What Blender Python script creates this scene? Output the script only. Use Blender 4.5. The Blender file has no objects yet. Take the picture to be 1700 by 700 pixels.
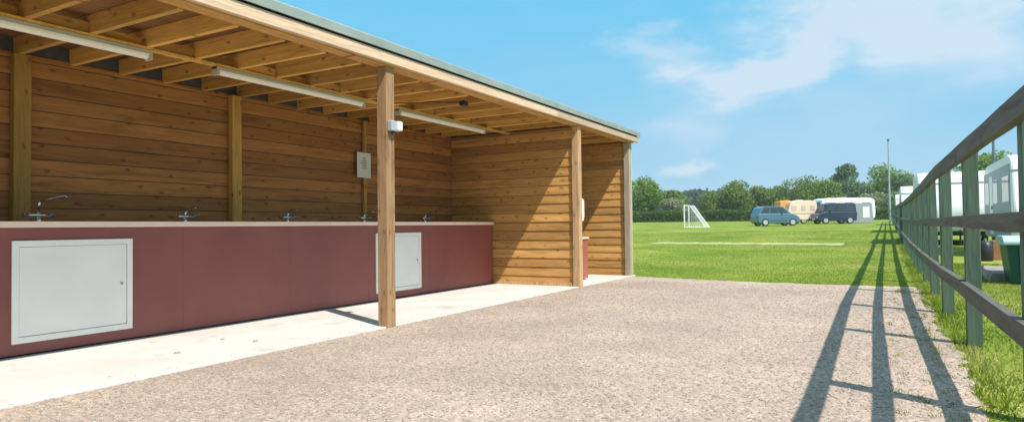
import bpy, bmesh, math, random
import numpy as np
from mathutils import Vector, Matrix
random.seed(4); NR = np.random.default_rng(7)
scn = bpy.context.scene
col = scn.collection
R = math.radians

# ------------------------------------------------------------------ materials
def newmat(name):
    m = bpy.data.materials.new(name); m.use_nodes = True
    nt = m.node_tree; b = nt.nodes['Principled BSDF']
    return m, nt, b
def N(nt, t, **k):
    n = nt.nodes.new(t)
    for a, v in k.items(): setattr(n, a, v)
    return n
def ramp(nt, src, stops):
    r = N(nt, 'ShaderNodeValToRGB'); e = r.color_ramp.elements
    while len(e) < len(stops): e.new(.5)
    for i, (p, c) in enumerate(stops):
        e[i].position = p; e[i].color = (*c, 1) if len(c) == 3 else c
    nt.links.new(src, r.inputs[0]); return r.outputs[0]
def coords(nt, scale=(1, 1, 1)):
    tc = N(nt, 'ShaderNodeTexCoord'); mp = N(nt, 'ShaderNodeMapping')
    mp.inputs['Scale'].default_value = scale
    nt.links.new(tc.outputs['Object'], mp.inputs[0]); return mp.outputs[0]
def noise(nt, vec, scale, detail=4, rough=.55, dist=0):
    n = N(nt, 'ShaderNodeTexNoise'); n.inputs['Scale'].default_value = scale
    n.inputs['Detail'].default_value = detail; n.inputs['Roughness'].default_value = rough
    n.inputs['Distortion'].default_value = dist
    nt.links.new(vec, n.inputs['Vector']); return n.outputs['Fac']
def mixc(nt, fac, a, b, mode='MIX'):
    m = N(nt, 'ShaderNodeMix', data_type='RGBA', blend_type=mode)
    for s, v in ((m.inputs[0], fac), (m.inputs[6], a), (m.inputs[7], b)):
        if isinstance(v, (int, float)): s.default_value = v
        elif isinstance(v, tuple): s.default_value = (*v, 1)
        else: nt.links.new(v, s)
    return m.outputs[2]
def bump(nt, b, h, strength=.3, dist=.01):
    n = N(nt, 'ShaderNodeBump'); n.inputs['Strength'].default_value = strength
    n.inputs['Distance'].default_value = dist
    nt.links.new(h, n.inputs['Height']); nt.links.new(n.outputs[0], b.inputs['Normal'])

def simple(name, c, rough=.5, metal=0, var=.12, vscale=6, bmp=0, coat=0):
    m, nt, b = newmat(name)
    v = coords(nt); f = noise(nt, v, vscale, 5)
    lo = tuple(max(0, x*(1-var)) for x in c); hi = tuple(min(1, x*(1+var)) for x in c)
    nt.links.new(ramp(nt, f, [(.3, lo), (.7, hi)]), b.inputs['Base Color'])
    b.inputs['Roughness'].default_value = rough; b.inputs['Metallic'].default_value = metal
    if coat: b.inputs['Coat Weight'].default_value = coat
    if bmp: bump(nt, b, noise(nt, v, vscale*12, 3), bmp, .004)
    return m

def wood(name, c, axis='X', dark=.5, knots=True, rough=.72, board=True, sat=None):
    m, nt, b = newmat(name)
    sc = {'X': (.9, 11, 11), 'Y': (11, .9, 11), 'Z': (11, 11, .9)}[axis]
    kc = {'X': (1.6, 6.5, 6.5), 'Y': (6.5, 1.6, 6.5), 'Z': (6.5, 6.5, 1.6)}[axis]
    v = coords(nt, sc)
    if board:
        at = N(nt, 'ShaderNodeAttribute', attribute_name='rnd')
        comb = N(nt, 'ShaderNodeVectorMath', operation='MULTIPLY_ADD')
        nt.links.new(at.outputs['Color'], comb.inputs[0]); comb.inputs[1].default_value = (37, 53, 41)
        nt.links.new(v, comb.inputs[2]); v = comb.outputs[0]
    g = noise(nt, v, 1.3, 8, .62, 1.2)
    d = tuple(x*dark for x in c); l = tuple(min(1, x*1.25) for x in c)
    cc = ramp(nt, g, [(.25, d), (.48, c), (.72, l)])
    fine = noise(nt, v, 7, 3, .6, .3)
    cc = mixc(nt, .35, cc, ramp(nt, fine, [(.3, (.45, .42, .4)), (.7, (1, 1, 1))]), 'MULTIPLY')
    if board:
        tint = ramp(nt, at.outputs['Fac'], [(0, (.68, .64, .62)), (.5, (.93, .91, .89)), (1, (1.14, 1.10, 1.05))])
        cc = mixc(nt, 1.0, cc, tint, 'MULTIPLY')
    if knots:
        vo = N(nt, 'ShaderNodeTexVoronoi', voronoi_dimensions='2D'); vo.inputs['Scale'].default_value = 1.0
        so_ = N(nt, 'ShaderNodeSeparateXYZ'); nt.links.new(coords(nt), so_.inputs[0])
        def mth(op, a, b_):
            q = N(nt, 'ShaderNodeMath', operation=op)
            for s_, v_ in zip(q.inputs, (a, b_)):
                if isinstance(v_, (int, float)): s_.default_value = v_
                else: nt.links.new(v_, s_)
            return q.outputs[0]
        lon, lat = {'X': (0, 2), 'Y': (1, 2), 'Z': (2, None)}[axis]
        latv = so_.outputs[lat] if lat is not None else mth('ADD', so_.outputs[0], so_.outputs[1])
        wob = noise(nt, coords(nt, (6, 6, 6)), 1.5, 2)
        a_ = mth('MULTIPLY', so_.outputs[lon], 4.2); b2 = mth('ADD', mth('MULTIPLY', latv, 8.5), mth('MULTIPLY', wob, .35))
        if board:
            a_ = mth('ADD', a_, mth('MULTIPLY', at.outputs['Fac'], 71.3)); b2 = mth('ADD', b2, mth('MULTIPLY', at.outputs['Fac'], 1.7))
        cx_ = N(nt, 'ShaderNodeCombineXYZ'); nt.links.new(a_, cx_.inputs[0]); nt.links.new(b2, cx_.inputs[1])
        nt.links.new(cx_.outputs[0], vo.inputs['Vector'])
        kf = ramp(nt, vo.outputs['Distance'], [(.03, (1, 1, 1)), (.085, (.6, .6, .6)), (.16, (0, 0, 0))])
        gate = N(nt, 'ShaderNodeSeparateColor'); nt.links.new(vo.outputs['Color'], gate.inputs[0])
        mt = N(nt, 'ShaderNodeMath', operation='GREATER_THAN'); nt.links.new(gate.outputs[0], mt.inputs[0]); mt.inputs[1].default_value = .58
        mm = N(nt, 'ShaderNodeMath', operation='MULTIPLY'); nt.links.new(kf, mm.inputs[0]); nt.links.new(mt.outputs[0], mm.inputs[1])
        m2 = N(nt, 'ShaderNodeMath', operation='MULTIPLY'); nt.links.new(mm.outputs[0], m2.inputs[0]); m2.inputs[1].default_value = .78
        cc = mixc(nt, m2.outputs[0], cc, (c[0]*.28, c[1]*.2, c[2]*.15))
    nt.links.new(cc, b.inputs['Base Color']); b.inputs['Roughness'].default_value = rough
    b.inputs['Specular IOR Level'].default_value = .3
    bump(nt, b, fine, .25, .003)
    return m

M = {}
CLAD = (.47, .222, .072)
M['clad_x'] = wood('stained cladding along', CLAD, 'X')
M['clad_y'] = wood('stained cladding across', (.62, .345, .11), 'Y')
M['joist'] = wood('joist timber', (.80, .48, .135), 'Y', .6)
M['nog'] = wood('blocking timber', (.70, .40, .125), 'X', .6)
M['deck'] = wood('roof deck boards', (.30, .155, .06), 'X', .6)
M['wpost'] = wood('yellow wall post timber', (.58, .36, .10), 'Z', .6)
M['post'] = wood('weathered front post timber', (.54, .35, .19), 'Z', .42)
M['fascia'] = wood('bleached fascia timber', (.66, .50, .36), 'X', .75, knots=False)
M['graypost'] = wood('silvered timber', (.60, .54, .42), 'Z', .75, knots=False)
M['trim'] = simple('grey green roof edge trim', (.27, .32, .29), .55, 0, .12, 3)
M['felt'] = simple('roof felt', (.08, .085, .08), .9, 0, .2, 20)
M['dark'] = simple('dark gap', (.03, .028, .025), .8)
M['panel'] = simple('maroon laminate', (.24, .062, .055), .38, 0, .06, 1.5)
def panel_mat():
    m, nt, b = newmat('scuffed maroon laminate')
    v = coords(nt); n1 = noise(nt, v, 1.1, 5, .6, .5); sc = noise(nt, coords(nt, (1.2, 1, 9)), 3, 7, .7, .8); sp = noise(nt, v, 26, 4, .7)
    a = ramp(nt, n1, [(.3, (.235, .062, .054)), (.7, (.305, .090, .074))])
    a = mixc(nt, ramp(nt, sc, [(.60, (0, 0, 0)), (.78, (.22, .22, .22))]), a, (.40, .24, .21))
    a = mixc(nt, ramp(nt, sp, [(.66, (0, 0, 0)), (.76, (.35, .35, .35))]), a, (.13, .055, .045))
    nt.links.new(a, b.inputs['Base Color']); nt.links.new(ramp(nt, sc, [(.3, (.34, .34, .34)), (.75, (.6, .6, .6))]), b.inputs['Roughness'])
    return m
M['panel'] = panel_mat()
M['panelb'] = simple('maroon laminate sun in colour', (.36, .11, .075), .45, 0, .06, 2)  # lighter copy of the maroon, sunlight put into the colour
M['edge'] = simple('pale counter edging', (.92, .68, .54), .5, 0, .06, 5)
M['ctop'] = simple('counter laminate', (.62, .52, .42), .35, 0, .05, 9)
M['steel'] = simple('brushed steel', (.55, .56, .58), .25, 1, .05, 30)
M['chrome'] = simple('chrome', (.75, .77, .80), .12, 1, .03, 30)
M['hatch'] = simple('white access hatch enamel', (.90, .87, .81), .45, 0, .04, 3)
M['white'] = simple('white plastic', (.78, .78, .76), .4, 0, .03, 6)
M['tube'] = simple('diffuser of the strip light', (.88, .85, .76), .35, 0, .04, 4)
M['lightbody'] = simple('grey white strip light body', (.50, .50, .44), .5, 0, .05, 4)
M['greyplastic'] = simple('grey plastic', (.38, .42, .44), .45, 0, .05, 6)
M['black'] = simple('black plastic', (.02, .02, .022), .45)
M['rubber'] = simple('rubber', (.025, .025, .025), .85)
M['paper'] = simple('notice paper', (.74, .72, .68), .6, 0, .03, 9)
M['ink'] = simple('faded notice print', (.42, .46, .42), .7, 0, .25, 25)
M['rail'] = wood('dark green fence rail', (.125, .12, .095), 'X', .35, knots=False, board=False)
M['fpost'] = wood('dark green fence post', (.11, .165, .12), 'Z', .45, knots=False, board=False)
M['carav'] = simple('caravan white shell', (.87, .86, .84), .35, 0, .02, 1)
M['caravgrey'] = simple('caravan grey trim', (.30, .33, .37), .4, 0, .05, 2)
M['cream'] = simple('cream trailer shell', (.80, .62, .48), .45, 0, .03, 1)
M['sidegrey'] = simple('blue grey caravan side', (.30, .35, .39), .45, 0, .05, 2)
M['creamwin'] = simple('pale curtained window', (.62, .46, .37), .3, 0, .03, 2)
M['orange'] = simple('orange awning cloth', (.72, .33, .09), .7, 0, .08, 3)
M['tealcar'] = simple('teal blue car paint', (.09, .20, .28), .25, .3, .03, 2, coat=.6)
M['navy'] = simple('navy car paint', (.030, .050, .095), .3, .2, .05, 2, coat=.5)
M['glass'] = simple('dark vehicle glass', (.045, .065, .08), .08, 0, .05, 2)
M['bluewin'] = simple('caravan acrylic window', (.09, .11, .14), .12, 0, .05, 2)
M['silver'] = simple('silver wheel', (.65, .66, .66), .35, .6, .05, 9)
M['headl'] = simple('headlamp glass', (.75, .77, .78), .15)
M['redl'] = simple('tail lamp', (.45, .02, .02), .25)
M['bin'] = simple('dark green bin plastic', (.006, .085, .065), .4, 0, .1, 5)
M['binlid'] = simple('pale blue grey bin lid', (.42, .52, .60), .4, 0, .05, 5)
M['crate'] = wood('brown timber step', (.42, .20, .09), 'X', .6, board=False)
M['goal'] = simple('white goal tube', (.80, .80, .78), .4)
M['pole'] = simple('galvanised pole', (.42, .45, .46), .5, .3, .08, 3)
M['darkpole'] = simple('dark pole', (.12, .15, .16), .6, 0, .08, 3)
M['bark'] = simple('bark', (.10, .075, .05), .9, 0, .3, 14, bmp=.5)
M['kerb'] = simple('rough concrete block', (.27, .245, .21), .85, 0, .3, 9, bmp=.4)

def leafmat(name, dk, lt, lt2):
    m, nt, b = newmat(name)
    v = coords(nt); n1 = noise(nt, v, .55, 3); n2 = noise(nt, v, 5.5, 2)
    a = ramp(nt, n1, [(.32, dk), (.6, lt)])
    nt.links.new(mixc(nt, ramp(nt, n2, [(.45, (0, 0, 0)), (.75, (.8, .8, .8))]), a, lt2), b.inputs['Base Color'])
    b.inputs['Roughness'].default_value = .6; b.inputs['Specular IOR Level'].default_value = .25
    tr = N(nt, 'ShaderNodeBsdfTranslucent'); tr.inputs[0].default_value = (*[min(1, x*1.5) for x in lt], 1)
    mx = N(nt, 'ShaderNodeMixShader'); mx.inputs[0].default_value = .3
    nt.links.new(b.outputs[0], mx.inputs[1]); nt.links.new(tr.outputs[0], mx.inputs[2])
    nt.links.new(mx.outputs[0], nt.nodes['Material Output'].inputs[0])
    return m
M['leaf_bright'] = leafmat('bright oak leaves', (.075, .15, .018), (.18, .27, .04), (.27, .36, .07))
M['leaf_mid'] = leafmat('mid green leaves', (.08, .135, .025), (.17, .235, .05), (.26, .31, .08))
M['leaf_blue'] = leafmat('bluish leaves', (.07, .13, .06), (.14, .22, .095), (.21, .29, .13))
M['leaf_pale'] = leafmat('pale blossom leaves', (.12, .17, .07), (.26, .30, .15), (.45, .45, .30))
M['leaf_hedge'] = leafmat('hedge leaves', (.055, .11, .02), (.11, .18, .035), (.17, .24, .05))
M['leaf_far'] = leafmat('far wood leaves', (.05, .09, .06), (.08, .13, .085), (.10, .15, .10))
def blade_mat():
    m, nt, b = newmat('grass blades')
    v = coords(nt); n0 = noise(nt, v, .28, 5, .6, .5); n1 = noise(nt, v, 1.6, 4, .6); n2 = noise(nt, v, 30, 2)
    a = ramp(nt, n0, [(.32, (.12, .195, .015)), (.48, (.19, .265, .028)), (.60, (.28, .34, .05)), (.72, (.42, .40, .13))])
    a = mixc(nt, .8, a, ramp(nt, n1, [(.3, (.72, .78, .7)), (.7, (1.25, 1.18, 1.15))]), 'MULTIPLY')
    a = mixc(nt, .8, a, ramp(nt, n2, [(.3, (.75, .8, .75)), (.7, (1.2, 1.15, 1.2))]), 'MULTIPLY')
    nt.links.new(a, b.inputs['Base Color']); b.inputs['Roughness'].default_value = .6; b.inputs['Specular IOR Level'].default_value = .25
    tr = N(nt, 'ShaderNodeBsdfTranslucent'); nt.links.new(a, tr.inputs[0])
    mx = N(nt, 'ShaderNodeMixShader'); mx.inputs[0].default_value = .3
    nt.links.new(b.outputs[0], mx.inputs[1]); nt.links.new(tr.outputs[0], mx.inputs[2]); nt.links.new(mx.outputs[0], nt.nodes['Material Output'].inputs[0])
    return m
M['blade'] = blade_mat()

def gravel_mat():
    m, nt, b = newmat('pinkish crushed stone gravel')
    v = coords(nt)
    vo = N(nt, 'ShaderNodeTexVoronoi'); vo.inputs['Scale'].default_value = 70; nt.links.new(v, vo.inputs['Vector'])
    sp = N(nt, 'ShaderNodeSeparateColor'); nt.links.new(vo.outputs['Color'], sp.inputs[0])
    stone = ramp(nt, sp.outputs[0], [(0, (.30, .235, .19)), (.3, (.40, .32, .262)), (.7, (.45, .363, .298)), (1, (.56, .47, .40))])
    big = noise(nt, v, .8, 5, .6)
    stone = mixc(nt, 1.0, stone, ramp(nt, big, [(.3, (.80, .76, .74)), (.7, (1.12, 1.08, 1.04))]), 'MULTIPLY')
    mid = noise(nt, v, 9, 4, .6)
    stone = mixc(nt, ramp(nt, mid, [(.50, (0, 0, 0)), (.80, (.45, .45, .45))]), stone, (.31, .265, .19))
    nt.links.new(stone, b.inputs['Base Color']); b.inputs['Roughness'].default_value = .9
    b.inputs['Specular IOR Level'].default_value = .2
    h = N(nt, 'ShaderNodeMath', operation='MULTIPLY'); nt.links.new(vo.outputs['Distance'], h.inputs[0]); h.inputs[1].default_value = -1
    bump(nt, b, h.outputs[0], .45, .008)
    return m
M['gravel'] = gravel_mat()
def stone_mat():
    m, nt, b = newmat('loose chippings')
    at = N(nt, 'ShaderNodeAttribute', attribute_name='rnd')
    nt.links.new(ramp(nt, at.outputs['Fac'], [(0, (.29, .22, .185)), (.15, (.37, .29, .24)), (.6, (.43, .34, .285)), (.9, (.53, .44, .375)), (1, (.68, .60, .53))]), b.inputs['Base Color'])
    b.inputs['Roughness'].default_value = .85; return m
M['stone'] = stone_mat()
def grass_mat():
    m, nt, b = newmat('mown meadow grass')
    v = coords(nt)
    n1 = noise(nt, v, .35, 6, .6, .4); n2 = noise(nt, v, 4, 5, .65); n3 = noise(nt, v, 40, 3, .6)
    a = ramp(nt, n1, [(.30, (.105, .18, .016)), (.47, (.185, .26, .03)), (.60, (.26, .30, .05)), (.72, (.38, .37, .12))])
    a = mixc(nt, .7, a, ramp(nt, n2, [(.3, (.7, .75, .7)), (.7, (1.25, 1.2, 1.1))]), 'MULTIPLY')
    a = mixc(nt, .6, a, ramp(nt, n3, [(.3, (.55, .6, .55)), (.7, (1.3, 1.25, 1.2))]), 'MULTIPLY')
    nt.links.new(a, b.inputs['Base Color']); b.inputs['Roughness'].default_value = .85
    b.inputs['Specular IOR Level'].default_value = .15
    bump(nt, b, n3, .6, .03); return m
M['grass'] = grass_mat()
def concrete_mat():
    m, nt, b = newmat('pale concrete')
    v = coords(nt); n1 = noise(nt, v, 1.2, 6, .6); n2 = noise(nt, v, 60, 3, .6)
    a = ramp(nt, n1, [(.3, (.53, .50, .46)), (.7, (.64, .615, .58))])
    a = mixc(nt, .25, a, ramp(nt, n2, [(.3, (.75, .75, .75)), (.7, (1.1, 1.1, 1.1))]), 'MULTIPLY')
    st = noise(nt, v, 3.3, 2, .4)
    a = mixc(nt, ramp(nt, st, [(.62, (0, 0, 0)), (.72, (.5, .5, .5))]), a, (.42, .39, .34))
    nt.links.new(a, b.inputs['Base Color']); b.inputs['Roughness'].default_value = .85
    bump(nt, b, n2, .2, .002); return m
M['concrete'] = concrete_mat()
M['sand'] = simple('dry pale path', (.36, .37, .15), .9, 0, .35, 3)
M['net'] = simple('goal net cord', (.75, .76, .74), .8)

# ------------------------------------------------------------------ mesh helpers
class MB:
    def __init__(s): s.v = []; s.f = []; s.r = []
    def add(s, vs, fs, r=None):
        o = len(s.v); r = random.random() if r is None else r
        s.v += [tuple(p) for p in vs]
        for f in fs: s.f.append([i+o for i in f]); s.r.append(r)
        return s
    def box(s, x0, x1, y0, y1, z0, z1, r=None):
        v = [(x, y, z) for x in (x0, x1) for y in (y0, y1) for z in (z0, z1)]
        f = [(0, 1, 3, 2), (4, 6, 7, 5), (0, 4, 5, 1), (2, 3, 7, 6), (0, 2, 6, 4), (1, 5, 7, 3)]
        return s.add(v, f, r)
    def bar(s, p, q, w, h=None, up=(0, 0, 1)):
        p = Vector(p); q = Vector(q); d = (q-p).normalized(); up = Vector(up)
        if abs(d.dot(up)) > .98: up = Vector((1, 0, 0))
        a = d.cross(up).normalized(); b = a.cross(d); h = h or w
        v = [c + a*i*w/2 + b*j*h/2 for c in (p, q) for i in (-1, 1) for j in (-1, 1)]
        return s.add(v, [(0, 1, 3, 2), (4, 6, 7, 5), (0, 4, 5, 1), (2, 3, 7, 6), (0, 2, 6, 4), (1, 5, 7, 3)])
    def tube(s, pts, rad, n=8):
        pts = [Vector(p) for p in pts]; rs = rad if isinstance(rad, (list, tuple)) else [rad]*len(pts)
        vs = []; fs = []
        for i, p in enumerate(pts):
            d = (pts[min(i+1, len(pts)-1)] - pts[max(i-1, 0)]).normalized()
            up = Vector((0, 0, 1)) if abs(d.z) < .9 else Vector((1, 0, 0))
            a = d.cross(up).normalized(); b = d.cross(a)
            for k in range(n):
                t = 2*math.pi*k/n; vs.append(p + (a*math.cos(t) + b*math.sin(t))*rs[i])
        for i in range(len(pts)-1):
            for k in range(n):
                k2 = (k+1) % n; fs.append((i*n+k, i*n+k2, (i+1)*n+k2, (i+1)*n+k))
        fs.append(tuple(range(n))[::-1]); fs.append(tuple((len(pts)-1)*n+k for k in range(n)))
        return s.add(vs, fs)
    def prism(s, poly, axis, a, b):
        """poly: 2-D outline; axis 'X' -> (y,z), 'Y' -> (x,z)"""
        mk = (lambda t, p: (t, p[0], p[1])) if axis == 'X' else (lambda t, p: (p[0], t, p[1]))
        n = len(poly); vs = [mk(a, p) for p in poly] + [mk(b, p) for p in poly]
        fs = [tuple(range(n)), tuple(range(2*n-1, n-1, -1))] + [(i, i+n, (i+1) % n+n, (i+1) % n) for i in range(n)]
        return s.add(vs, fs)
    def build(s, name, mat, parent=None, world=False, bevel=0, smooth=False):
        me = bpy.data.meshes.new(name)
        off = Vector(parent.location) if (parent is not None and world) else Vector((0, 0, 0))
        me.from_pydata([tuple(Vector(p)-off) for p in s.v], [], s.f)
        bm = bmesh.new(); bm.from_mesh(me); bmesh.ops.recalc_face_normals(bm, faces=bm.faces); bm.to_mesh(me); bm.free()
        at = me.attributes.new('rnd', 'FLOAT', 'FACE'); at.data.foreach_set('value', s.r)
        me.materials.append(mat if not isinstance(mat, str) else M[mat])
        o = bpy.data.objects.new(name, me); col.objects.link(o)
        if parent is not None: o.parent = parent
        if bevel:
            b = o.modifiers.new('b', 'BEVEL'); b.width = bevel; b.segments = 2; b.limit_method = 'ANGLE'
        if smooth:
            for p in me.polygons: p.use_smooth = True
        return o
def tag(o, label=None, cat=None, group=None, kind=None):
    for k, v in (('label', label), ('category', cat), ('group', group), ('kind', kind)):
        if v: o[k] = v
    return o
def empty(name, loc, label, cat, group=None, rz=0):
    o = bpy.data.objects.new(name, None); o.location = loc; o.rotation_euler = (0, 0, rz)
    o.empty_display_size = .2
    col.objects.link(o); return tag(o, label, cat, group)
def copy_tree(o, parent=None):
    c = o.copy(); col.objects.link(c); c.parent = parent
    for ch in list(o.children): copy_tree(ch, c)
    return c

# ------------------------------------------------------------------ terrain
AX = Vector((.8713, .4907)); PX = Vector((-.4907, .8713))   # view-ward slope direction of the field
def g(x, y):
    d = x*AX.x + y*AX.y
    if d <= 12: return 0.
    if d < 20: return .0165*(d-12)**2/16
    if d < 108: return .0165*(d-16)
    if d < 128: return .0165*92 + .33*(1-((128-d)/20)**2)*.5
    return .0165*92+.165
ds = list(np.arange(-60, 12, 6.)) + list(np.arange(12, 24, 1.)) + list(np.arange(24, 140, 4.)) + [160, 200, 260, 360, 500, 800, 1300, 2000]
ts = sorted(set([-1600, -900, -500, -300, -200, -140, -100] + list(np.arange(-80, 81, 5.)) + [100, 140, 200, 300, 500, 900, 1600]))
vs = []; fs = []
for d in ds:
    for t in ts:
        p = AX*float(d) + PX*float(t); vs.append((p.x, p.y, g(p.x, p.y)-.022))
nt_ = len(ts)
for i in range(len(ds)-1):
    for j in range(nt_-1): fs.append((i*nt_+j, i*nt_+j+1, (i+1)*nt_+j+1, (i+1)*nt_+j))
mb = MB(); mb.add(vs, fs)
tag(mb.build('grass_field', 'grass', smooth=True), kind='structure')

# gravel yard with an uneven edge
def edge_pts(p, q, n, amp):
    out = []
    for i in range(n):
        t = i/n; x = p[0]+(q[0]-p[0])*t; y = p[1]+(q[1]-p[1])*t
        dx, dy = q[0]-p[0], q[1]-p[1]; l = math.hypot(dx, dy)
        a = random.gauss(0, amp) + amp*1.5*math.sin(t*l*2.1)
        out.append((x-dy/l*a, y+dx/l*a))
    return out
outline = edge_pts((-6, -.52), (3.4, -.42), 60, .02) + edge_pts((3.4, -.42), (8.2, -.38), 60, .022) + edge_pts((8.2, -.38), (11.0, -.30), 40, .02)
outline += edge_pts((11.0, -.30), (10.95, 1.5), 26, .03) + edge_pts((10.95, 1.5), (11.4, 4.0), 34, .03)
outline += edge_pts((11.4, 4.0), (11.75, 4.2), 3, .01) + [(11.75, 4.3), (-6, 4.3)]
mb = MB(); mb.add([(x, y, -.012) for x, y in outline], [tuple(range(len(outline)))])
go = mb.build('gravel_yard', 'gravel'); tag(go, kind='structure')
bm = bmesh.new(); bm.from_mesh(go.data); bmesh.ops.triangulate(bm, faces=bm.faces)
bm.normal_update()
bm.faces.ensure_lookup_table()
if bm.faces[0].normal.z < 0: bmesh.ops.reverse_faces(bm, faces=bm.faces)
bm.to_mesh(go.data); bm.free()

def cloud_mesh(name, V, F, mat, rnd=None, parent=None, off=None):
    me = bpy.data.meshes.new(name)
    V = np.asarray(V, np.float32); F = np.asarray(F, np.int32); k = F.shape[1]
    if off is not None: V = V - np.array(off, np.float32)
    me.vertices.add(len(V)); me.vertices.foreach_set('co', V.ravel())
    me.loops.add(F.size); me.loops.foreach_set('vertex_index', F.ravel())
    me.polygons.add(len(F)); me.polygons.foreach_set('loop_start', np.arange(0, F.size, k, dtype=np.int32))
    me.polygons.foreach_set('loop_total', np.full(len(F), k, np.int32))
    me.update(calc_edges=True)
    if rnd is not None:
        at = me.attributes.new('rnd', 'FLOAT', 'FACE'); at.data.foreach_set('value', np.asarray(rnd, np.float32))
    me.materials.append(M[mat]); o = bpy.data.objects.new(name, me); col.objects.link(o)
    if parent is not None: o.parent = parent
    return o

# loose chippings
n = 60000
X = 1.0 + 9.6*NR.random(n)**1.7; Y = -.40 + 4.45*NR.random(n); sl_ = NR.random(n) < .006; Y[sl_] = 4.03 + .25*NR.random(int(sl_.sum()))**2; ZS = np.where(sl_, .010, 0)
S = (.0025 + .0065*NR.random(n)**3.2)*(1+.05*X)
a = NR.random(n)*6.28
oct_ = np.array([(1, 0, 0), (0, 1, 0), (-1, 0, 0), (0, -1, 0), (0, 0, 1), (0, 0, -.5)], float)
P = oct_[None]*(1+.35*(NR.random((n, 6, 1))-.5))*S[:, None, None]*np.array([1.25, 1.0, .42])
ca, sa = np.cos(a)[:, None], np.sin(a)[:, None]
V = np.stack([P[..., 0]*ca - P[..., 1]*sa + X[:, None], P[..., 0]*sa + P[..., 1]*ca + Y[:, None], P[..., 2] - .0106 + ZS[:, None]], -1).reshape(-1, 3)
of = np.array([(0, 1, 4), (1, 2, 4), (2, 3, 4), (3, 0, 4), (1, 0, 5), (2, 1, 5), (3, 2, 5), (0, 3, 5)])
F = (of[None] + (np.arange(n)*6)[:, None, None]).reshape(-1, 3)
o = cloud_mesh('loose_gravel', V, F, 'stone', np.repeat(NR.random(n), 8))
tag(o, 'loose pinkish stone chippings scattered over the gravel yard', 'gravel', kind='stuff')

# grass blades
gx_ = np.array([p[0] for p in outline]); gy_ = np.array([p[1] for p in outline])
def on_gravel(x, y):
    ye = np.where(x < 3.4, -.42, np.where(x < 8.2, -.38-.0*x, -.30)); ye = ye + .025*np.sin(x*9)+.015*np.sin(x*23)
    xe = np.where(y < 1.5, 10.98, 10.95+(y-1.5)*.18)
    return (y > ye) & (x < xe + .03*np.sin(y*11))
def blades(name, x, y, h, w, label):
    keep = ~on_gravel(x, y) & ~((x < 11.75) & (y > 3.9))
    x, y, h = x[keep], y[keep], h[keep]; n = len(x)
    z = np.array([g(float(a), float(b)) for a, b in zip(x, y)])-.022
    t = NR.random(n)*6.28; l = (NR.random((n, 2))-.5)*h[:, None]*1.3; w = w*(1+.06*x)
    dx, dy = np.cos(t)*w, np.sin(t)*w
    V = np.stack([np.stack([x-dx, y-dy, z], -1), np.stack([x+dx, y+dy, z], -1), np.stack([x+l[:, 0], y+l[:, 1], z+h], -1)], 1).reshape(-1, 3)
    F = np.arange(3*n).reshape(-1, 3)
    tag(cloud_mesh(name, V, F, 'blade'), label, 'grass', kind='stuff')
n = 120000
x = 1.5 + 16*NR.random(n)**1.3; y = -.33 - 4.2*NR.random(n)**1.4
blades('grass_blades', x, y, .010+.020*NR.random(n)**1.8, .0035, 'short bright grass growing under the post and rail fence')
n = 150000
d = 9.5 + 34*NR.random(n)**1.5; px = .10 + .66*NR.random(n)
x = AX.x*d - PX.x*0 + .4907*px*d; y = AX.y*d - .8713*px*d
m_ = y > -.45
blades('meadow_grass', x[m_], y[m_], (.007+.014*NR.random(n)**1.8)[m_], .0035, 'mown green field grass beyond the gravel edge')
n = 2600
cx = 2.5+8*NR.random(130); cy = -.30+.32*NR.random(130)**2; k = NR.integers(0, 130, n)
x = cx[k]+.022*NR.standard_normal(n); y = cy[k]+.018*NR.standard_normal(n)
weeds = True
_og = on_gravel
on_gravel = lambda a, b: np.zeros(len(a), bool)
blades('gravel_weeds', x, y, .012+.03*NR.random(n)**2, .003, 'small weed and grass tufts pushing through the gravel edge')
on_gravel = _og
n = 5000   # taller tufts at the foot of the fence
x = 4 + 30*NR.random(n)**1.2; y = -.47 + .07*NR.standard_normal(n)
blades('fence_foot_grass', x, y, .02+.06*NR.random(n)**2.5, .004, 'longer grass left standing at the foot of the fence')

# sandy strip across the field
sp_ = []
for i in range(25):
    t = i/24; y = 8.4 - 7.0*t; x = 26.6 + .5*t
    sp_.append((x, y, .75+.15*math.sin(i*1.7)+.25*random.random()))
mb = MB(); vs = [(x-w, y, g(x-w, y)-.012) for x, y, w in sp_] + [(x+w*1.1, y, g(x+w, y)-.012) for x, y, w in sp_]
mb.add(vs, [(i, i+1, i+26, i+25) for i in range(24)])
tag(mb.build('path', 'sand'), kind='structure')

# ------------------------------------------------------------------ concrete slab and the shelter
mb = MB(); mb.box(-3, 11.66, 4.02, 6.42, -.12, 0)
tag(mb.build('concrete_floor', 'concrete', bevel=.006), kind='structure')

for (x, y, sz), lb in zip(((3.05, 4.58, .022), (3.60, 4.80, .018), (3.66, 4.47, .020)),
        ('small flat grey stone lying on the concrete, the nearest of three', 'small flat grey stone on the concrete, close to the maroon panels', 'small flat grey stone on the concrete, close to the gravel edge')):
    mb = MB(); vs = []; 
    for k in range(8):
        a = k*math.pi/4; q = sz*random.uniform(.8, 1.2); vs.append((1.5*q*math.cos(a), q*math.sin(a), 0))
    vs += [(v_[0]*.6, v_[1]*.6, sz*.45) for v_ in vs]
    mb.add(vs, [tuple(range(8)), tuple(range(8, 16))] + [(k, (k+1) % 8, (k+1) % 8+8, k+8) for k in range(8)])
    o = mb.build('flat_stone', 'kerb'); o.location = (x, y, .0005); tag(o, lb, 'stone', 'small stones lying on the concrete')
SH = empty('open_shelter', (4.8, 5.2, 0), 'long open fronted timber shelter with horizontal brown cladding and a flat roof', 'shelter')
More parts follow.
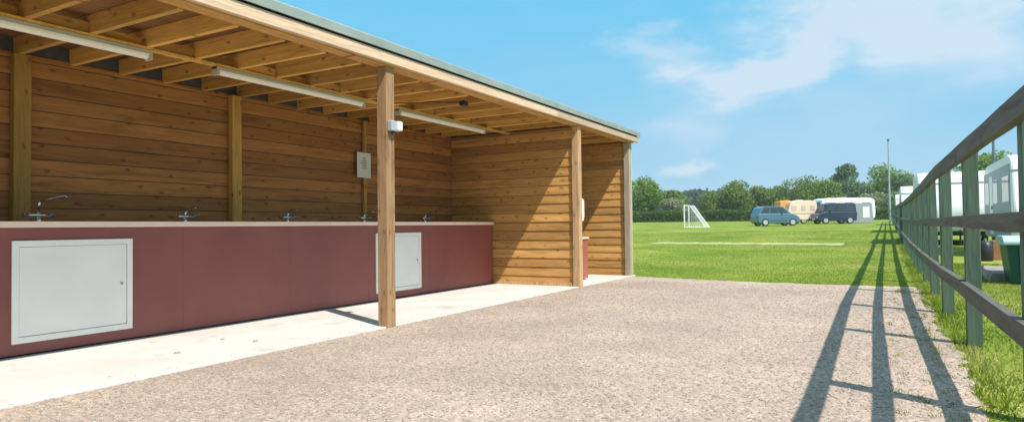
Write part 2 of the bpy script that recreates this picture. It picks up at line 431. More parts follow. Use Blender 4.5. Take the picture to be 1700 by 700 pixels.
def boards(axis, fixed, face, a, b, z0, z1, pitch=.139, t=.017, cuts=()):
    """feather edge boards; face = -1/+1 side of `fixed` they stand proud of"""
    mb = MB(); z = z0
    segs = [a] + [c for c in cuts if a < c < b] + [b]
    while z < z1-.01:
        zt = min(z+pitch, z1)
        for s0, s1 in zip(segs[:-1], segs[1:]):
            e = .0012
            poly = [(fixed, z), (fixed+face*t, z), (fixed+face*t, z+.03), (fixed+face*t*.45, zt-.007), (fixed, zt-.007)]
            mb.prism(poly, 'X' if axis == 'X' else 'Y', s0+e, s1-e)
        z += pitch
    return mb
# back wall (boards run along X), inner face at Y 6.31
YB = 6.335
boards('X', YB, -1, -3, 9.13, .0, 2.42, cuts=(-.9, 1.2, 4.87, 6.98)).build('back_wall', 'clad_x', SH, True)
mb = MB(); mb.box(-3, 11.6, YB+.002, YB+.10, -.02, 2.56); mb.build('wall_backing', 'felt', SH, True)
# partition between the bays: two skins
PXX = 9.15
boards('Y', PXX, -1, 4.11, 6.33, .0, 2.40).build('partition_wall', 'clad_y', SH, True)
mb = MB(); mb.box(PXX+.002, PXX+.06, 4.13, 6.33, .0, 2.40); mb.build('partition_lining', 'felt', SH, True)
# end wall of the second bay
EXX = 11.50
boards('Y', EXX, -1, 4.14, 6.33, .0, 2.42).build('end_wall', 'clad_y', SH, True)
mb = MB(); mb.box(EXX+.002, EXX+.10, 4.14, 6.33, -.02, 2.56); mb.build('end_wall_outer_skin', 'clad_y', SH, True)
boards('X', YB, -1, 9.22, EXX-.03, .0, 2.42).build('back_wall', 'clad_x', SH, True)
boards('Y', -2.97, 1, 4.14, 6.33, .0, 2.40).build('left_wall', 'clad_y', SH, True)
mb = MB(); mb.box(-3.05, -2.972, 4.12, 6.43, -.02, 2.53); mb.build('left_wall_outer_skin', 'clad_y', SH, True)
# skirting strip at the partition foot
mb = MB(); mb.box(PXX-.045, PXX-.024, 4.14, 5.50, .001, .05); mb.build('skirting_board', 'post', SH, True)
# wall posts
for x0, w in ((-1.45, .13), (.66, .13), (2.715, .13), (4.81, .12), (6.95, .055)):
    mb = MB(); mb.box(x0, x0+w, 6.24 if w > .1 else 6.275, 6.312, 0, 2.39)
    mb.build('wall_post', 'wpost', SH, True, bevel=.004)
# front posts
for x0 in (.15, 4.735):
    mb = MB(); mb.box(x0, x0+.115, 4.0, 4.115, -.02, 2.40)
    mb.build('front_post', 'post', SH, True, bevel=.005)
mb = MB(); mb.box(9.10, 9.215, 4.0, 4.11, -.02, 2.40); mb.build('front_post', 'post', SH, True, bevel=.005)
mb = MB(); mb.box(11.44, 11.54, 4.035, 4.138, -.02, 2.40); mb.build('corner_post', 'graypost', SH, True, bevel=.004)
mb = MB(); mb.box(11.543, 11.625, 4.05, 4.138, -.02, 2.42); mb.build('corner_trim', 'fascia', SH, True, bevel=.003)
mb = MB(); mb.tube([(11.66, 4.10, 0), (11.66, 4.10, 2.45)], .032, 10)
mb.build('downpipe', 'pole', SH, True, smooth=True)
# front beam, fascia and edge trim
mb = MB(); mb.box(-3, 11.62, 4.0, 4.12, 2.402, 2.545); mb.build('front_beam', 'nog', SH, True, bevel=.004)
mb = MB()
for a, b in zip((-3, .9, 4.6, 8.3), (.9, 4.6, 8.3, 11.74)): mb.box(a+.001, b-.001, 3.950, 3.998, 2.418, 2.515)
mb.build('fascia', 'fascia', SH, True, bevel=.003)
mb = MB(); mb.box(-3, 11.72, 3.972, 3.999, 2.516, 2.56); mb.build('drip_gap_shade', 'dark', SH, True)  # solid near-black strip, painted shade between fascia and edge trim
mb = MB(); mb.prism([(3.930, 2.53), (3.945, 2.53), (3.947, 2.60), (4.16, 2.612), (4.16, 2.622), (3.937, 2.612), (3.930, 2.602)], 'X', -3, 11.80)
mb.build('roof_edge_trim', 'trim', SH, True)
mb = MB(); mb.box(-3, 11.76, 3.96, 6.5, 2.562, 2.598); mb.build('roof_covering', 'felt', SH, True)
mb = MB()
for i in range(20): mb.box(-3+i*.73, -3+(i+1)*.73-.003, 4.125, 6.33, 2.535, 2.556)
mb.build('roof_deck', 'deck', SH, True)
# joists and blocking
jx = [2.77+.437*k for k in range(-13, 20)]
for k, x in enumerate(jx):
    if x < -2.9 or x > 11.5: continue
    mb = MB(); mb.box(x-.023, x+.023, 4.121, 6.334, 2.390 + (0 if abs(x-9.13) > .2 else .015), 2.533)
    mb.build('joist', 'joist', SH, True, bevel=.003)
for k, x in enumerate(jx[:-1]):
    if x < -2.9 or jx[k+1] > 11.5: continue
    yy = 5.22 + (.03 if k % 2 else -.03)
    mb = MB(); mb.box(x+.0245, jx[k+1]-.0245, yy, yy+.045, 2.398, 2.475)
    mb.build('blocking', 'nog', SH, True, bevel=.002)
# batten the lights hang from
mb = MB(); mb.box(-2.5, 9.1, 5.17, 5.23, 2.366, 2.388); mb.build('ceiling_batten', 'joist', SH, True)

# strip lights
def striplight(x0, x1, label):
    t = empty('strip_light', ((x0+x1)/2, 5.2, 2.364), label, 'light fitting', 'strip lights under the shelter roof')
    h = (x1-x0)/2
    mb = MB(); mb.box(-h, h, -.034, .034, -.028, 0); mb.build('light_body', 'lightbody', t, bevel=.004)
    mb = MB(); pl = [(.036*math.cos(a), -.030+.042*math.sin(a)) for a in [math.pi+ i*math.pi/8 for i in range(9)]]
    mb.prism(pl, 'X', -h+.03, h-.03); mb.build('diffuser', 'tube', t)
    for s in (-1, 1):
        mb = MB(); mb.box(min(s*h, s*(h-.03)), max(s*h, s*(h-.03)), -.040, .040, -.078, .001); mb.build('end_cap', 'lightbody', t, bevel=.006)
    return t
striplight(1.33, 3.23, 'long white strip light nearest the camera, cut by the left edge of the view')
striplight(3.82, 5.75, 'middle white strip light, ending just behind the tall front post')
striplight(6.36, 8.36, 'farthest white strip light, between the front post and the partition wall')

# counter with sinks
YC = 5.52
CO = empty('wash_counter', (3.1, 5.9, 0), 'long wash up counter with maroon front panels against the back wall', 'counter')
tapx = [-2.34, -1.06, .22, 1.50, 2.79, 4.08, 5.36, 6.64, 7.96]
mb = MB()
mb.box(-3, 9.10, YC-.012, YC+.13, .945, .982); mb.box(-3, 9.10, 5.93, 6.236, .945, .982)
e = -3
for tx in tapx:
    mb.box(e, tx-.25, YC+.13, 5.93, .945, .982); e = tx+.25
mb.box(e, 9.10, YC+.13, 5.93, .945, .982)
mb.build('counter_top', 'ctop', CO, True)
mb = MB(); mb.box(-3, 9.12, YC-.024, YC-.0125, .938, .984); mb.build('counter_edging', 'edge', CO, True, bevel=.002)
for tx in tapx:
    mb = MB(); x0, x1, y0, y1 = tx-.25, tx+.25, YC+.13, 5.93
    t = .004; zb = .80
    mb.box(x0, x1, y0, y1, zb, zb+t); mb.box(x0, x0+t, y0, y1, zb+t, .986); mb.box(x1-t, x1, y0, y1, zb+t, .986)
    mb.box(x0+t, x1-t, y0, y0+t, zb+t, .986); mb.box(x0+t, x1-t, y1-t, y1, zb+t, .986)
    mb.build('sink_basin', 'steel', CO, True)
    mb = MB()
    mb.tube([(tx, 6.0, .982), (tx, 6.0, 1.0), (tx, 6.0, 1.03)], [.03, .022, .02], 12)
    mb.tube([(tx-.085, 6.0, 1.04), (tx+.085, 6.0, 1.04)], .020, 10)
    hb = 0 if 2 < tx < 3.5 else -.06
    mb.tube([(tx, 6.0, 1.04), (tx, 6.0, 1.12+hb), (tx, 5.985, 1.155+hb)], [.014, .012, .012], 10)
    tp = mb.build('tap', 'chrome', CO, True, smooth=True)
    loc = Vector(CO.location)
    for s in (-1, 1):
        mb = MB(); mb.tube([(tx+s*.086-loc.x, 6.0-loc.y, 1.04-loc.z), (tx+s*.115-loc.x, 6.0-loc.y, 1.04-loc.z)], .024, 8)
        mb.bar((tx+s*.10-loc.x, 5.97-loc.y, 1.045-loc.z), (tx+s*.10-loc.x, 5.93-loc.y, 1.06-loc.z), .012)
        mb.build('tap_handle', 'chrome', tp)
    mb = MB(); sx = 1 if 2 < tx < 3.5 else .1
    hz = 0 if 2 < tx < 3.5 else -.055
    mb.tube([(tx-loc.x, 5.985-loc.y, 1.15-loc.z+hz), (tx+.04*sx-loc.x, 5.94-loc.y, 1.17-loc.z+hz), (tx+.13*sx-loc.x, 5.87-loc.y, 1.20-loc.z+hz*1.3), (tx+.145*sx-loc.x, 5.855-loc.y, 1.185-loc.z+hz*1.3)], .010, 8)
    mb.build('spout', 'steel', tp, smooth=True)
# front panels
seams = [-3, -1.40, .34, 2.37-.26, 3.735, 4.96, 6.18, 7.42, 9.10]
for a, b in zip(seams[:-1], seams[1:]):
    mb = MB(); mb.box(a+.0006, b-.0006, YC, YC+.018, .014, .937); mb.build('front_panel', 'panel', CO, True, bevel=.0015)
mb = MB(); mb.box(-3, 9.11, YC+.03, YC+.05, .0, .93); mb.build('plinth', 'dark', CO, True)
for x0, x1 in ((2.39, 3.27), (6.31, 7.22)):
    z0, z1 = .095, .842
    fr = MB(); w = .045
    fr.box(x0, x1, YC-.014, YC-.0005, z1-w, z1); fr.box(x0, x1, YC-.014, YC-.0005, z0, z0+w)
    fr.box(x0, x0+w, YC-.014, YC-.0005, z0+w, z1-w); fr.box(x1-w, x1, YC-.014, YC-.0005, z0+w, z1-w)
    f = fr.build('hatch_frame', 'hatch', CO, True, bevel=.002)
    loc = Vector(CO.location)
    d = MB(); d.box(x0+w+.003-loc.x, x1-w-.003-loc.x, YC-.0085-loc.y, YC-.002-loc.y, z0+w+.003, z1-w-.003)
    dd = d.build('hatch_door', 'hatch', f, bevel=.003)
    k = MB(); k.tube([(x1-w-.045-loc.x, YC-.018-loc.y, .475), (x1-w-.045-loc.x, YC-.0105-loc.y, .475)], .012, 12); k.build('lock', 'steel', f)

# maroon unit and white dispenser in the small bay
t = empty('small_cupboard', (9.8, 4.75, 0), 'low maroon cupboard just inside the small end bay', 'cupboard')
mb = MB(); mb.box(-.58, .72, -.28, .28, .02, .68); mb.build('cabinet', 'panelb', t, bevel=.004)
mb = MB(); mb.box(-.58, .735, -.30, .29, .682, .712); mb.build('worktop', 'edge', t, bevel=.003)
mb = MB(); mb.box(-.5, .64, -.287, -.2815, .08, .62); mb.build('door', 'panelb', t, bevel=.002)
t = empty('paper_dispenser', (9.222, 4.12, .96), 'slim white dispenser fixed behind the partition end post', 'dispenser')
mb = MB(); mb.prism([(0, 0), (.17, .02), (.20, .10), (.20, .33), (.15, .36), (0, .36)], 'Y', -.07, .12); mb.build('casing', 'white', t, bevel=.008)
mb = MB(); mb.box(.04, .10, -.03, .11, -.006, .004); mb.build('paper_slot', 'black', t)
t = empty('small_sensor', (9.222, 4.06, 1.86), 'tiny white sensor high on the partition end post', 'sensor')
mb = MB(); mb.box(0, .05, -.03, .03, 0, .08); mb.build('housing', 'white', t, bevel=.006)
mb = MB(); mb.tube([(.05, 0, .04), (.065, 0, .04)], [.02, .012], 10); mb.build('lens', 'greyplastic', t)

# sensor light on the front post
t = empty('post_light', (4.80, 3.99, 1.80), 'small grey sensor light with white lens on the tall front post', 'outdoor light')
mb = MB(); mb.box(-.055, .02, -.045, .008, .0, .095); mb.build('housing', 'greyplastic', t, bevel=.008)
mb = MB(); mb.box(.0205, .085, -.065, .005, .005, .095); mb.build('lens', 'white', t, bevel=.012)
mb = MB(); mb.tube([(-.01, -.02, -.0), (-.01, -.02, -.03)], .014, 8); mb.build('cable_gland', 'black', t)
# conduit strip up the front post
# notice on the back wall
t = empty('wall_notice', (6.93, 6.262, 1.60), 'small white framed notice on the narrow batten of the back wall', 'notice')
mb = MB(); mb.box(-.135, .135, -.006, .0, 0, .345); mb.build('backing_board', 'white', t, bevel=.002)
mb = MB(); mb.box(-.105, .105, -.0085, -.0065, .03, .315); mb.build('sheet', 'paper', t)
mb = MB()
for q in range(5):
    zc = .25-.032*q; ww = (.03, .05, .062, .045, .055)[q]
    mb.box(-ww, ww*.9, -.0100, -.0090, zc, zc+.026)
mb.build('print', 'ink', t)
# ceiling cable with junction box
t = empty('ceiling_cable', (6.48, 4.3, 2.388), 'thin black cable ending in a small box under the joists by the front beam', 'cable')
mb = MB(); mb.tube([(0, 0, -.012), (-.08, .14, -.02), (-.2, .35, -.012), (-.33, .60, -.022), (-.45, .86, -.012)], .006, 6); mb.build('cable', 'black', t)
mb = MB(); mb.box(-.045, .045, -.035, .035, -.058, -.004); mb.build('junction_box', 'black', t, bevel=.006)

# ------------------------------------------------------------------ fence
def fy(x):
    xs = [-4, 3.5, 8, 14, 120]; ys = [-.57, -.525, -.45, -.44, -.44]
    return float(np.interp(x, xs, ys))
FE = empty('post_and_rail_fence', (5.6, -.55, 0), 'dark green weathered three rail timber fence beside the gravel', 'fence')
px_ = [5.98+1.96*k for k in range(-4, 42)]; px_[3] = 3.80
for k, x in enumerate(px_):
    y = fy(x)-.062; z = g(x, y); lean = random.gauss(0, .006)
    mb = MB(); mb.box(-.05, .05, -.05, .05, -.3, 1.448+random.uniform(-.008, .006))
    o = mb.build('post', 'fpost', FE, bevel=.006 if x < 20 else 0)
    o.location = Vector((x, y, z)) - Vector(FE.location); o.rotation_euler = (random.gauss(0, .006), lean, random.gauss(0, .03))
for lvl, (zc, hh) in enumerate(((1.405, .115), (.90, .088), (.405, .105))):
    k = 0
    while k < len(px_)-1:
        k2 = min(k+2, len(px_)-1)
        a, b = px_[k], px_[k2]
        pts = [(a+.002, 0), ((a+b)/2, 0), (b-.002, 0)]
        mb = MB(); vs = []; fs = []
        nseg = 6; w0 = random.gauss(0, .006)
        for i in range(nseg+1):
            x = a+.002+(b-a-.004)*i/nseg; y = fy(x)+random.gauss(0, .0015); z = g(x, y)+zc+w0*math.sin(i/nseg*3.1)+random.gauss(0, .002)
            hw = hh/2+random.gauss(0, .0015)
            for dy, dz in ((-.0235, -hw), (.0235, -hw), (.0235, hw), (-.0235, hw)): vs.append((x, y+dy, z+dz))
        for i in range(nseg):
            for q in range(4):
                q2 = (q+1) % 4; fs.append((i*4+q, i*4+q2, i*4+4+q2, i*4+4+q))
        fs += [(0, 3, 2, 1), (nseg*4, nseg*4+1, nseg*4+2, nseg*4+3)]
        mb.add(vs, fs); mb.build('rail', 'rail', FE, True, bevel=.004 if a < 15 else 0)
        k = k2

# ------------------------------------------------------------------ things beyond the fence
def rounded(pts, r=.12, n=3):
    out = []; L = len(pts)
    for i in range(L):
        p0, p1, p2 = Vector(pts[i-1]), Vector(pts[i]), Vector(pts[(i+1) % L])
        a = (p0-p1); b = (p2-p1); rr = min(r, a.length*.4, b.length*.4); a.normalize(); b.normalize()
        s = p1+a*rr; e = p1+b*rr
        for k in range(n+1):
            t = k/n; out.append(tuple(s*(1-t)**2 + p1*2*t*(1-t) + e*t*t))
    return out
def wheel(parent, x, y, r, w, rimmat='silver'):
    mb = MB(); mb.tube([(x, y-w/2, r), (x, y+w/2, r)], r, 20); t = mb.build('wheel', 'rubber', parent)
    mb = MB(); mb.tube([(x, y-w/2-.008, r), (x, y+w/2+.008, r)], r*.66, 16); mb.build('rim', rimmat, t)
def caravan(loc, rz, label, L=5.4, W=2.2, H=2.2, shell='carav', grp='white touring caravans along the far side of the fence', plain=False, win='bluewin', grey=False):
    t = empty('caravan', loc, label, 'caravan', grp, rz)
    h0 = .42
    prof = rounded([(-L/2, h0), (-L/2-.10, h0+.75), (-L/2+.22, H+.28), (-L/2+.7, H+.40), (L/2-.5, H+.40), (L/2, H+.22), (L/2+.08, h0+.8), (L/2, h0)], .2, 4)
    mb = MB(); mb.prism(prof, 'Y', -W/2, W/2); mb.build('body', shell, t, bevel=.05, smooth=False)
    mb = MB()   # front and rear windows
    if plain:
        f = MB(); f.box(-L/2+.165-.04, -L/2+.30, -W/2-.006, W/2+.006, H-.05, H-.005); f.build('end_trim', 'caravgrey', t)
    f = MB(); f.add([(-L/2-.085, y, z) for y, z in ((-W*.40, h0+.95), (W*.40, h0+.95))] + [(-L/2+.165, W*.38, H-.02), (-L/2+.165, -W*.38, H-.02)], [(0, 1, 2, 3)])
    if not plain:
        o = f.build('front_window', win, t); so = o.modifiers.new('s', 'SOLIDIFY'); so.thickness = .05; so.offset = 0
    if grey:
        q = MB(); q.box(-L/2+.35, L/2-.2, W/2+.001, W/2+.014, h0+.03, H+.16); q.build('side_panel', 'sidegrey', t, bevel=.004)
    for s in (-1, 1):
        for x0, x1 in ((-L*.42, -L*.22), (-L*.06, L*.10), (L*.26, L*.42)):
            mb = MB(); mb.box(x0, x1, min(s*W/2, s*(W/2+.02)), max(s*W/2, s*(W/2+.02)), h0+.95, H-.12); mb.build('side_window', win, t, bevel=.01)
        mb = MB(); mb.box(-L*.45, L*.45, min(s*W/2, s*(W/2+.012)), max(s*W/2, s*(W/2+.012)), h0+.60, h0+.68); mb.build('side_stripe', 'caravgrey', t)
    mb = MB(); mb.box(L*.12, L*.12+.62, W/2, W/2+.022, h0+.08, H+.02); d = mb.build('door', shell, t, bevel=.01)
    mb = MB(); mb.box(L*.12+.06, L*.12+.10, W/2+.022, W/2+.045, h0+.8, h0+.9); mb.build('handle', 'black', d)
    mb = MB(); mb.box(-.35, .35, -.3, .3, H+.39, H+.47); mb.build('roof_vent', shell, t, bevel=.03)
    mb = MB(); mb.bar((-L/2, .35, .42), (-L/2-1.05, 0, .44), .06); mb.bar((-L/2, -.35, .42), (-L/2-1.05, 0, .44), .06)
    mb.tube([(-L/2-.9, 0, .02), (-L/2-.9, 0, .5)], .03, 8); mb.build('tow_bar', 'black', t)
    mb = MB(); mb.box(-L/2+.1, L/2-.1, -W/2+.15, W/2-.15, .30, h0+.02); mb.build('chassis', 'black', t)
    for s in (-1, 1): wheel(t, .1, s*(W/2-.12), .32, .18)
    for x in (-L/2+.5, L/2-.5):
        mb = MB(); mb.bar((x, W/2-.3, 0), (x+.05, W/2-.3, .35), .05); mb.build('corner_steady', 'pole', t)
    return t
def at(x, y): return (x, y, g(x, y)-.02)
caravan(at(22.7, -3.74), 0, 'nearest white caravan cut by the right edge, with dark side windows', W=2.15, H=2.15, plain=True, grey=True)
caravan(at(29.6, -2.08), 0, 'big white caravan end on close behind the fence, left of the nearest one', L=5.0, W=2.25, H=2.12, plain=True)
caravan(at(44.6, -1.78), 0, 'white caravan farther along the fence, only its roof corner above the top rail', L=5.0, W=2.2, H=2.15, plain=True)
caravan(at(67.5, -1.75), 0, 'farthest white caravan peeping over the top rail near the end of the fence', L=5.0, W=2.2, H=2.2, plain=True)

# green bin, block, step
t = empty('storage_bin', at(12.3, -1.98), 'dark green plastic bin with pale lid on the grass behind the fence', 'bin')
mb = MB()
v = [(-.34, -.42, 0), (.34, -.42, 0), (.34, .42, 0), (-.34, .42, 0), (-.38, -.48, .58), (.38, -.48, .58), (.38, .48, .58), (-.38, .48, .58)]
mb.add(v, [(0, 1, 2, 3), (4, 5, 6, 7), (0, 1, 5, 4), (1, 2, 6, 5), (2, 3, 7, 6), (3, 0, 4, 7)]); mb.build('bin_body', 'bin', t, bevel=.03)
for i in range(4):
    mb = MB(); mb.bar((-.365, -.3+.2*i, .04), (-.395, -.33+.22*i, .54), .03); mb.build('rib', 'bin', t, bevel=.005)
mb = MB(); mb.prism(rounded([(-.43, .57), (-.43, .63), (-.3, .70), (.3, .70), (.43, .63), (.43, .57)], .04), 'Y', -.52, .52); mb.build('lid', 'binlid', t, bevel=.01)
mb = MB(); mb.tube([(-.44, -.12, .62), (-.47, -.1, .60), (-.47, .1, .60), (-.44, .12, .62)], .012, 6); mb.build('handle', 'black', t)
mb = MB(); pl = []
for i in range(11):
    x = i/10*2.2; mb_w = .17+.04*random.random(); pl.append((x, mb_w, .10+.05*random.random()))
for (x0, w0, h0), (x1, w1, h1) in zip(pl[:-1], pl[1:]):
    mb.add([(x0, -w0, 0), (x0, w0, 0), (x0, w0*.8, h0), (x0, -w0*.8, h0), (x1, -w1, 0), (x1, w1, 0), (x1, w1*.8, h1), (x1, -w1*.8, h1)],
           [(0, 3, 7, 4), (3, 2, 6, 7), (2, 1, 5, 6)] + ([(0, 1, 2, 3)] if x0 == 0 else []) + ([(4, 5, 6, 7)] if x1 > 2.1 else []))
o = mb.build('concrete_kerb_block', 'kerb'); o.location = at(12.5, -1.52); o.rotation_euler.z = -.05
tag(o, 'low rough grey concrete block lying in the grass beside the green bin', 'concrete block')
t = empty('doorstep', at(19.3, -2.42), 'brown wooden step standing beside the nearest caravan', 'step')
mb = MB(); mb.box(-.3, .3, -.28, .28, .40, .45); mb.build('upper_tread', 'crate', t, bevel=.005)
mb = MB(); mb.box(-.3, -.26, -.28, .28, 0, .398); mb.build('side_panel', 'crate', t)
mb = MB(); mb.box(.26, .3, -.28, .28, 0, .398); mb.build('side_panel', 'crate', t)
mb = MB(); mb.box(-.258, .258, -.26, -.24, .0, .396); mb.build('back_panel', 'crate', t)
mb = MB(); mb.box(-.3, .3, .285, .50, .18, .22); mb.build('lower_tread', 'crate', t, bevel=.005)
t = empty('gas_bottle', at(18.6, -1.95), 'stout black gas bottle by the tow bar of the nearest caravan', 'gas bottle')
mb = MB(); mb.tube([(0, 0, 0), (0, 0, .03), (0, 0, .36), (0, 0, .44), (0, 0, .47)], [.13, .15, .15, .09, .04], 16); mb.build('cylinder_body', 'black', t, smooth=True)
mb = MB(); mb.tube([(0, 0, .47), (0, 0, .52)], .025, 8); mb.build('valve', 'steel', t)

# ------------------------------------------------------------------ vehicles on the field
def vehicle(name, loc, rz, label, cat, prof, glass, W, paint, wheels, r=.32, rimmat='silver'):
    t = empty(name, loc, label, cat, None, rz)
    mb = MB(); mb.prism(rounded(prof, .12, 3), 'Y', -W/2, W/2); mb.build('body', paint, t, bevel=.06)
    mb = MB(); mb.prism(rounded(glass, .05, 2), 'Y', -W/2+.09, W/2-.09)
    for s in (-1, 1): pass
    mb.build('cabin', paint, t, bevel=.05)
    # windows: slightly proud panes inset into the cabin side
    cx = sum(p[0] for p in glass)/len(glass); zlo = min(p[1] for p in glass); zhi = max(p[1] for p in glass)
    xs = sorted(p[0] for p in glass)
    lo0, lo1 = min(p[0] for p in glass if p[1] < zlo+.05), max(p[0] for p in glass if p[1] < zlo+.05)
    hi0, hi1 = min(p[0] for p in glass if p[1] > zhi-.12), max(p[0] for p in glass if p[1] > zhi-.12)
    def at_(u, v): return ((lo0+(lo1-lo0)*u)*(1-v)+(hi0+(hi1-hi0)*u)*v, zlo+(zhi-zlo)*v)
    for s in (-1, 1):
        for u0, u1 in ((.06, .32), (.35, .62), (.65, .93)):
            p = [at_(u0, .10), at_(u1, .10), at_(u1, .84), at_(u0, .84)]
            mb = MB(); y = s*(W/2-.09); mb.prism(p, 'Y', min(y, y+s*.012), max(y, y+s*.012)); mb.build('side_window', 'glass', t)
        mb = MB(); mb.box(.72*hi1, .72*hi1+.10, min(s*(W/2-.05), s*(W/2+.14)), max(s*(W/2-.05), s*(W/2+.14)), zlo+.05, zlo+.17); mb.build('wing_mirror', paint, t, bevel=.02)
    for (a, b) in ((lo0, hi0), (lo1, hi1)):
        s = -1 if a < 0 else 1
        mb = MB(); v = []
        for f, yy in ((.12, W/2-.22), (.86, W/2-.26)):
            x = a*(1-f)+b*f + s*.01; z = zlo+(zhi-zlo)*f; v.append((x, -yy, z)); v.append((x, yy, z))
        mb.add([v[0], v[1], v[3], v[2]], [(0, 1, 2, 3)]); o = mb.build('windscreen' if s > 0 else 'rear_window', 'glass', t)
        so = o.modifiers.new('s', 'SOLIDIFY'); so.thickness = .03; so.offset = 0
    xb = max(p[0] for p in prof); xa = min(p[0] for p in prof)
    for s in (-1, 1):
        mb = MB(); mb.box(xb-.14, xb+.008, s*W*.38-.15, s*W*.38+.15, .62, .74); mb.build('headlight', 'headl', t, bevel=.02)
        mb = MB(); mb.box(xa-.008, xa+.12, s*W*.40-.11, s*W*.40+.11, .66, .90); mb.build('tail_light', 'redl', t, bevel=.02)
        for x in wheels: wheel(t, x, s*(W/2-.10), r, .22, rimmat)
        mb = MB(); mb.box(wheels[0]+.45, wheels[1]-.45, min(s*(W/2-.0), s*(W/2+.012)), max(s*(W/2-.0), s*(W/2+.012)), .45, .49); mb.build('side_trim', 'black', t)
    mb = MB(); mb.box(xb-.03, xb+.02, -.26, .26, .42, .53); mb.build('number_plate', 'white', t)
    return t
hat = [(-1.88, .32), (-1.95, .70), (-1.90, 1.02), (-1.8, 1.10), (.95, 1.12), (1.55, .98), (1.88, .78), (1.95, .55), (1.93, .30), (1.6, .24), (-1.7, .24)]
hg = [(-1.86, 1.06), (-1.62, 1.62), (-1.30, 1.76), (.05, 1.78), (.35, 1.70), (1.20, 1.08)]
RZ = math.atan2(-.8713, .4907)
vehicle('parked_car', at(63.9, 8.85), RZ+.06, 'teal blue estate car parked side on at the far side of the field', 'car', hat, hg, 1.74, 'tealcar', (-1.25, 1.25), .33)
vn = [(-1.95, .34), (-2.0, .98), (-1.95, 1.20), (1.2, 1.20), (1.85, 1.05), (2.0, .75), (1.98, .34), (1.65, .28), (-1.8, .28)]
vg = [(-1.97, 1.17), (-1.88, 1.92), (-1.75, 2.08), (.75, 2.08), (.98, 2.0), (1.42, 1.17)]
vehicle('people_carrier', at(74.2, 4.75), RZ+math.pi+.04, 'dark navy people carrier parked in front of the white caravan', 'van', vn, vg, 1.85, 'navy', (-1.25, 1.22), .34)
c1 = caravan(at(74.6, 8.0), RZ+.02, 'cream coloured caravan beside the teal car', L=2.9, W=2.0, H=2.0, shell='cream', win='creamwin', grp='caravans on the open field')
c2 = caravan(at(84.5, 4.4), RZ+.03, 'large white caravan behind the navy people carrier', L=6.2, W=2.2, H=2.35, grp='caravans on the open field')
# orange awning on the left of the cream caravan
t = empty('orange_awning', at(74.5, 9.65), 'small orange tent awning at the left end of the cream caravan', 'awning', rz=RZ)
mb = MB(); mb.prism([(-.5, 0), (.6, 0), (.6, 2.42), (.4, 2.48), (-.42, 2.34)], 'Y', -.8, .8); mb.build('canopy', 'orange', t, bevel=.03)
mb = MB(); mb.box(-.30, .38, -.812, -.802, .1, 1.7); mb.build('door_flap', 'cream', t)
for s in (-1, 1):
    mb = MB(); mb.tube([(-.45, s*.8, 1.9), (-1.0, s*1.0, 0)], .012, 5); mb.build('guy_rope', 'white', t)
# grey awning right of the people carrier
t = empty('grey_awning', at(80.3, 2.8), 'grey porch awning with a white window at the right end of the large caravan', 'awning', rz=RZ)
mb = MB(); mb.prism([(-1.3, 0), (1.3, 0), (1.15, 2.1), (-1.15, 2.1)], 'Y', -.9, .9); mb.build('porch', 'caravgrey', t, bevel=.04)
mb = MB(); mb.box(.15, .85, -.915, -.895, .55, 1.7); mb.build('window_panel', 'white', t)

# football goal
t = empty('football_goal', at(57.3, 14.2), 'small white football goal with net, standing on the field', 'goal', rz=0)
p = Vector((57.3, 14.2, 0))
F0 = Vector((-.55, .95, 0)); F1 = Vector((.95, .95, 0)); B0 = Vector((-.2, -.75, 0)); B1 = Vector((1.3, -.75, 0)); up = Vector((0, 0, 1.9)); bk = Vector((.08, -.45, 0))
for a in (F0, F1):
    mb = MB(); mb.tube([a, a+up], .055, 8); mb.build('upright', 'goal', t)
mb = MB(); mb.tube([F0+up, F1+up], .055, 8); mb.build('crossbar', 'goal', t)
for a, b in ((F0, B0), (F1, B1)):
    mb = MB(); mb.tube([a+up, a+up+bk, b], .04, 6); mb.build('back_stay', 'goal', t)
mb = MB(); mb.tube([F0+Vector((0, 0, .04)), B0+Vector((0, 0, .04)), B1+Vector((0, 0, .04)), F1+Vector((0, 0, .04))], .04, 6); mb.build('ground_bar', 'goal', t)
mb = MB()
def line(a, b): mb.tube([a, b], .008, 3)
for i in range(1, 12):
    u = i/12; line((F0+up+bk).lerp(F1+up+bk, u), B0.lerp(B1, u)); 
for i in range(1, 12):
    v = i/12; line((F0+up+bk).lerp(B0, v), (F1+up+bk).lerp(B1, v))
for a, b in ((F0, B0), (F1, B1)):
    for i in range(1, 11):
        v = i/11; q = a.lerp(a+up, v); hit = (a+up+bk).lerp(b, 1-v) ; line(q, hit)
    for i in range(1, 8):
        v = i/8; tp = (a+up+bk).lerp(b, v); bt = Vector((tp.x, tp.y, 0)); line(tp, bt)
mb.build('net', 'net', t)

# poles
t = empty('tall_pole', at(74.9, -.25), 'tall thin pale floodlight pole far away near the end of the fence', 'pole')
mb = MB(); mb.tube([(0, 0, 0), (0, 0, 4.2), (0, 0, 8.15)], [.11, .085, .05], 8); mb.build('shaft', 'pole', t)
mb = MB(); mb.box(-.08, .08, -.11, .11, 8.1, 8.3); mb.build('lamp_head', 'darkpole', t)
t = empty('slim_mast', at(32.0, -3.7), 'slim dark mast rising behind the nearest caravans', 'mast')
mb = MB(); mb.tube([(0, 0, 0), (0, 0, 4.6)], .045, 8); mb.build('shaft', 'darkpole', t)
mb = MB(); mb.tube([(0, 0, 4.6), (0, 0, 4.72)], [.06, .02], 8); mb.build('cap', 'darkpole', t)

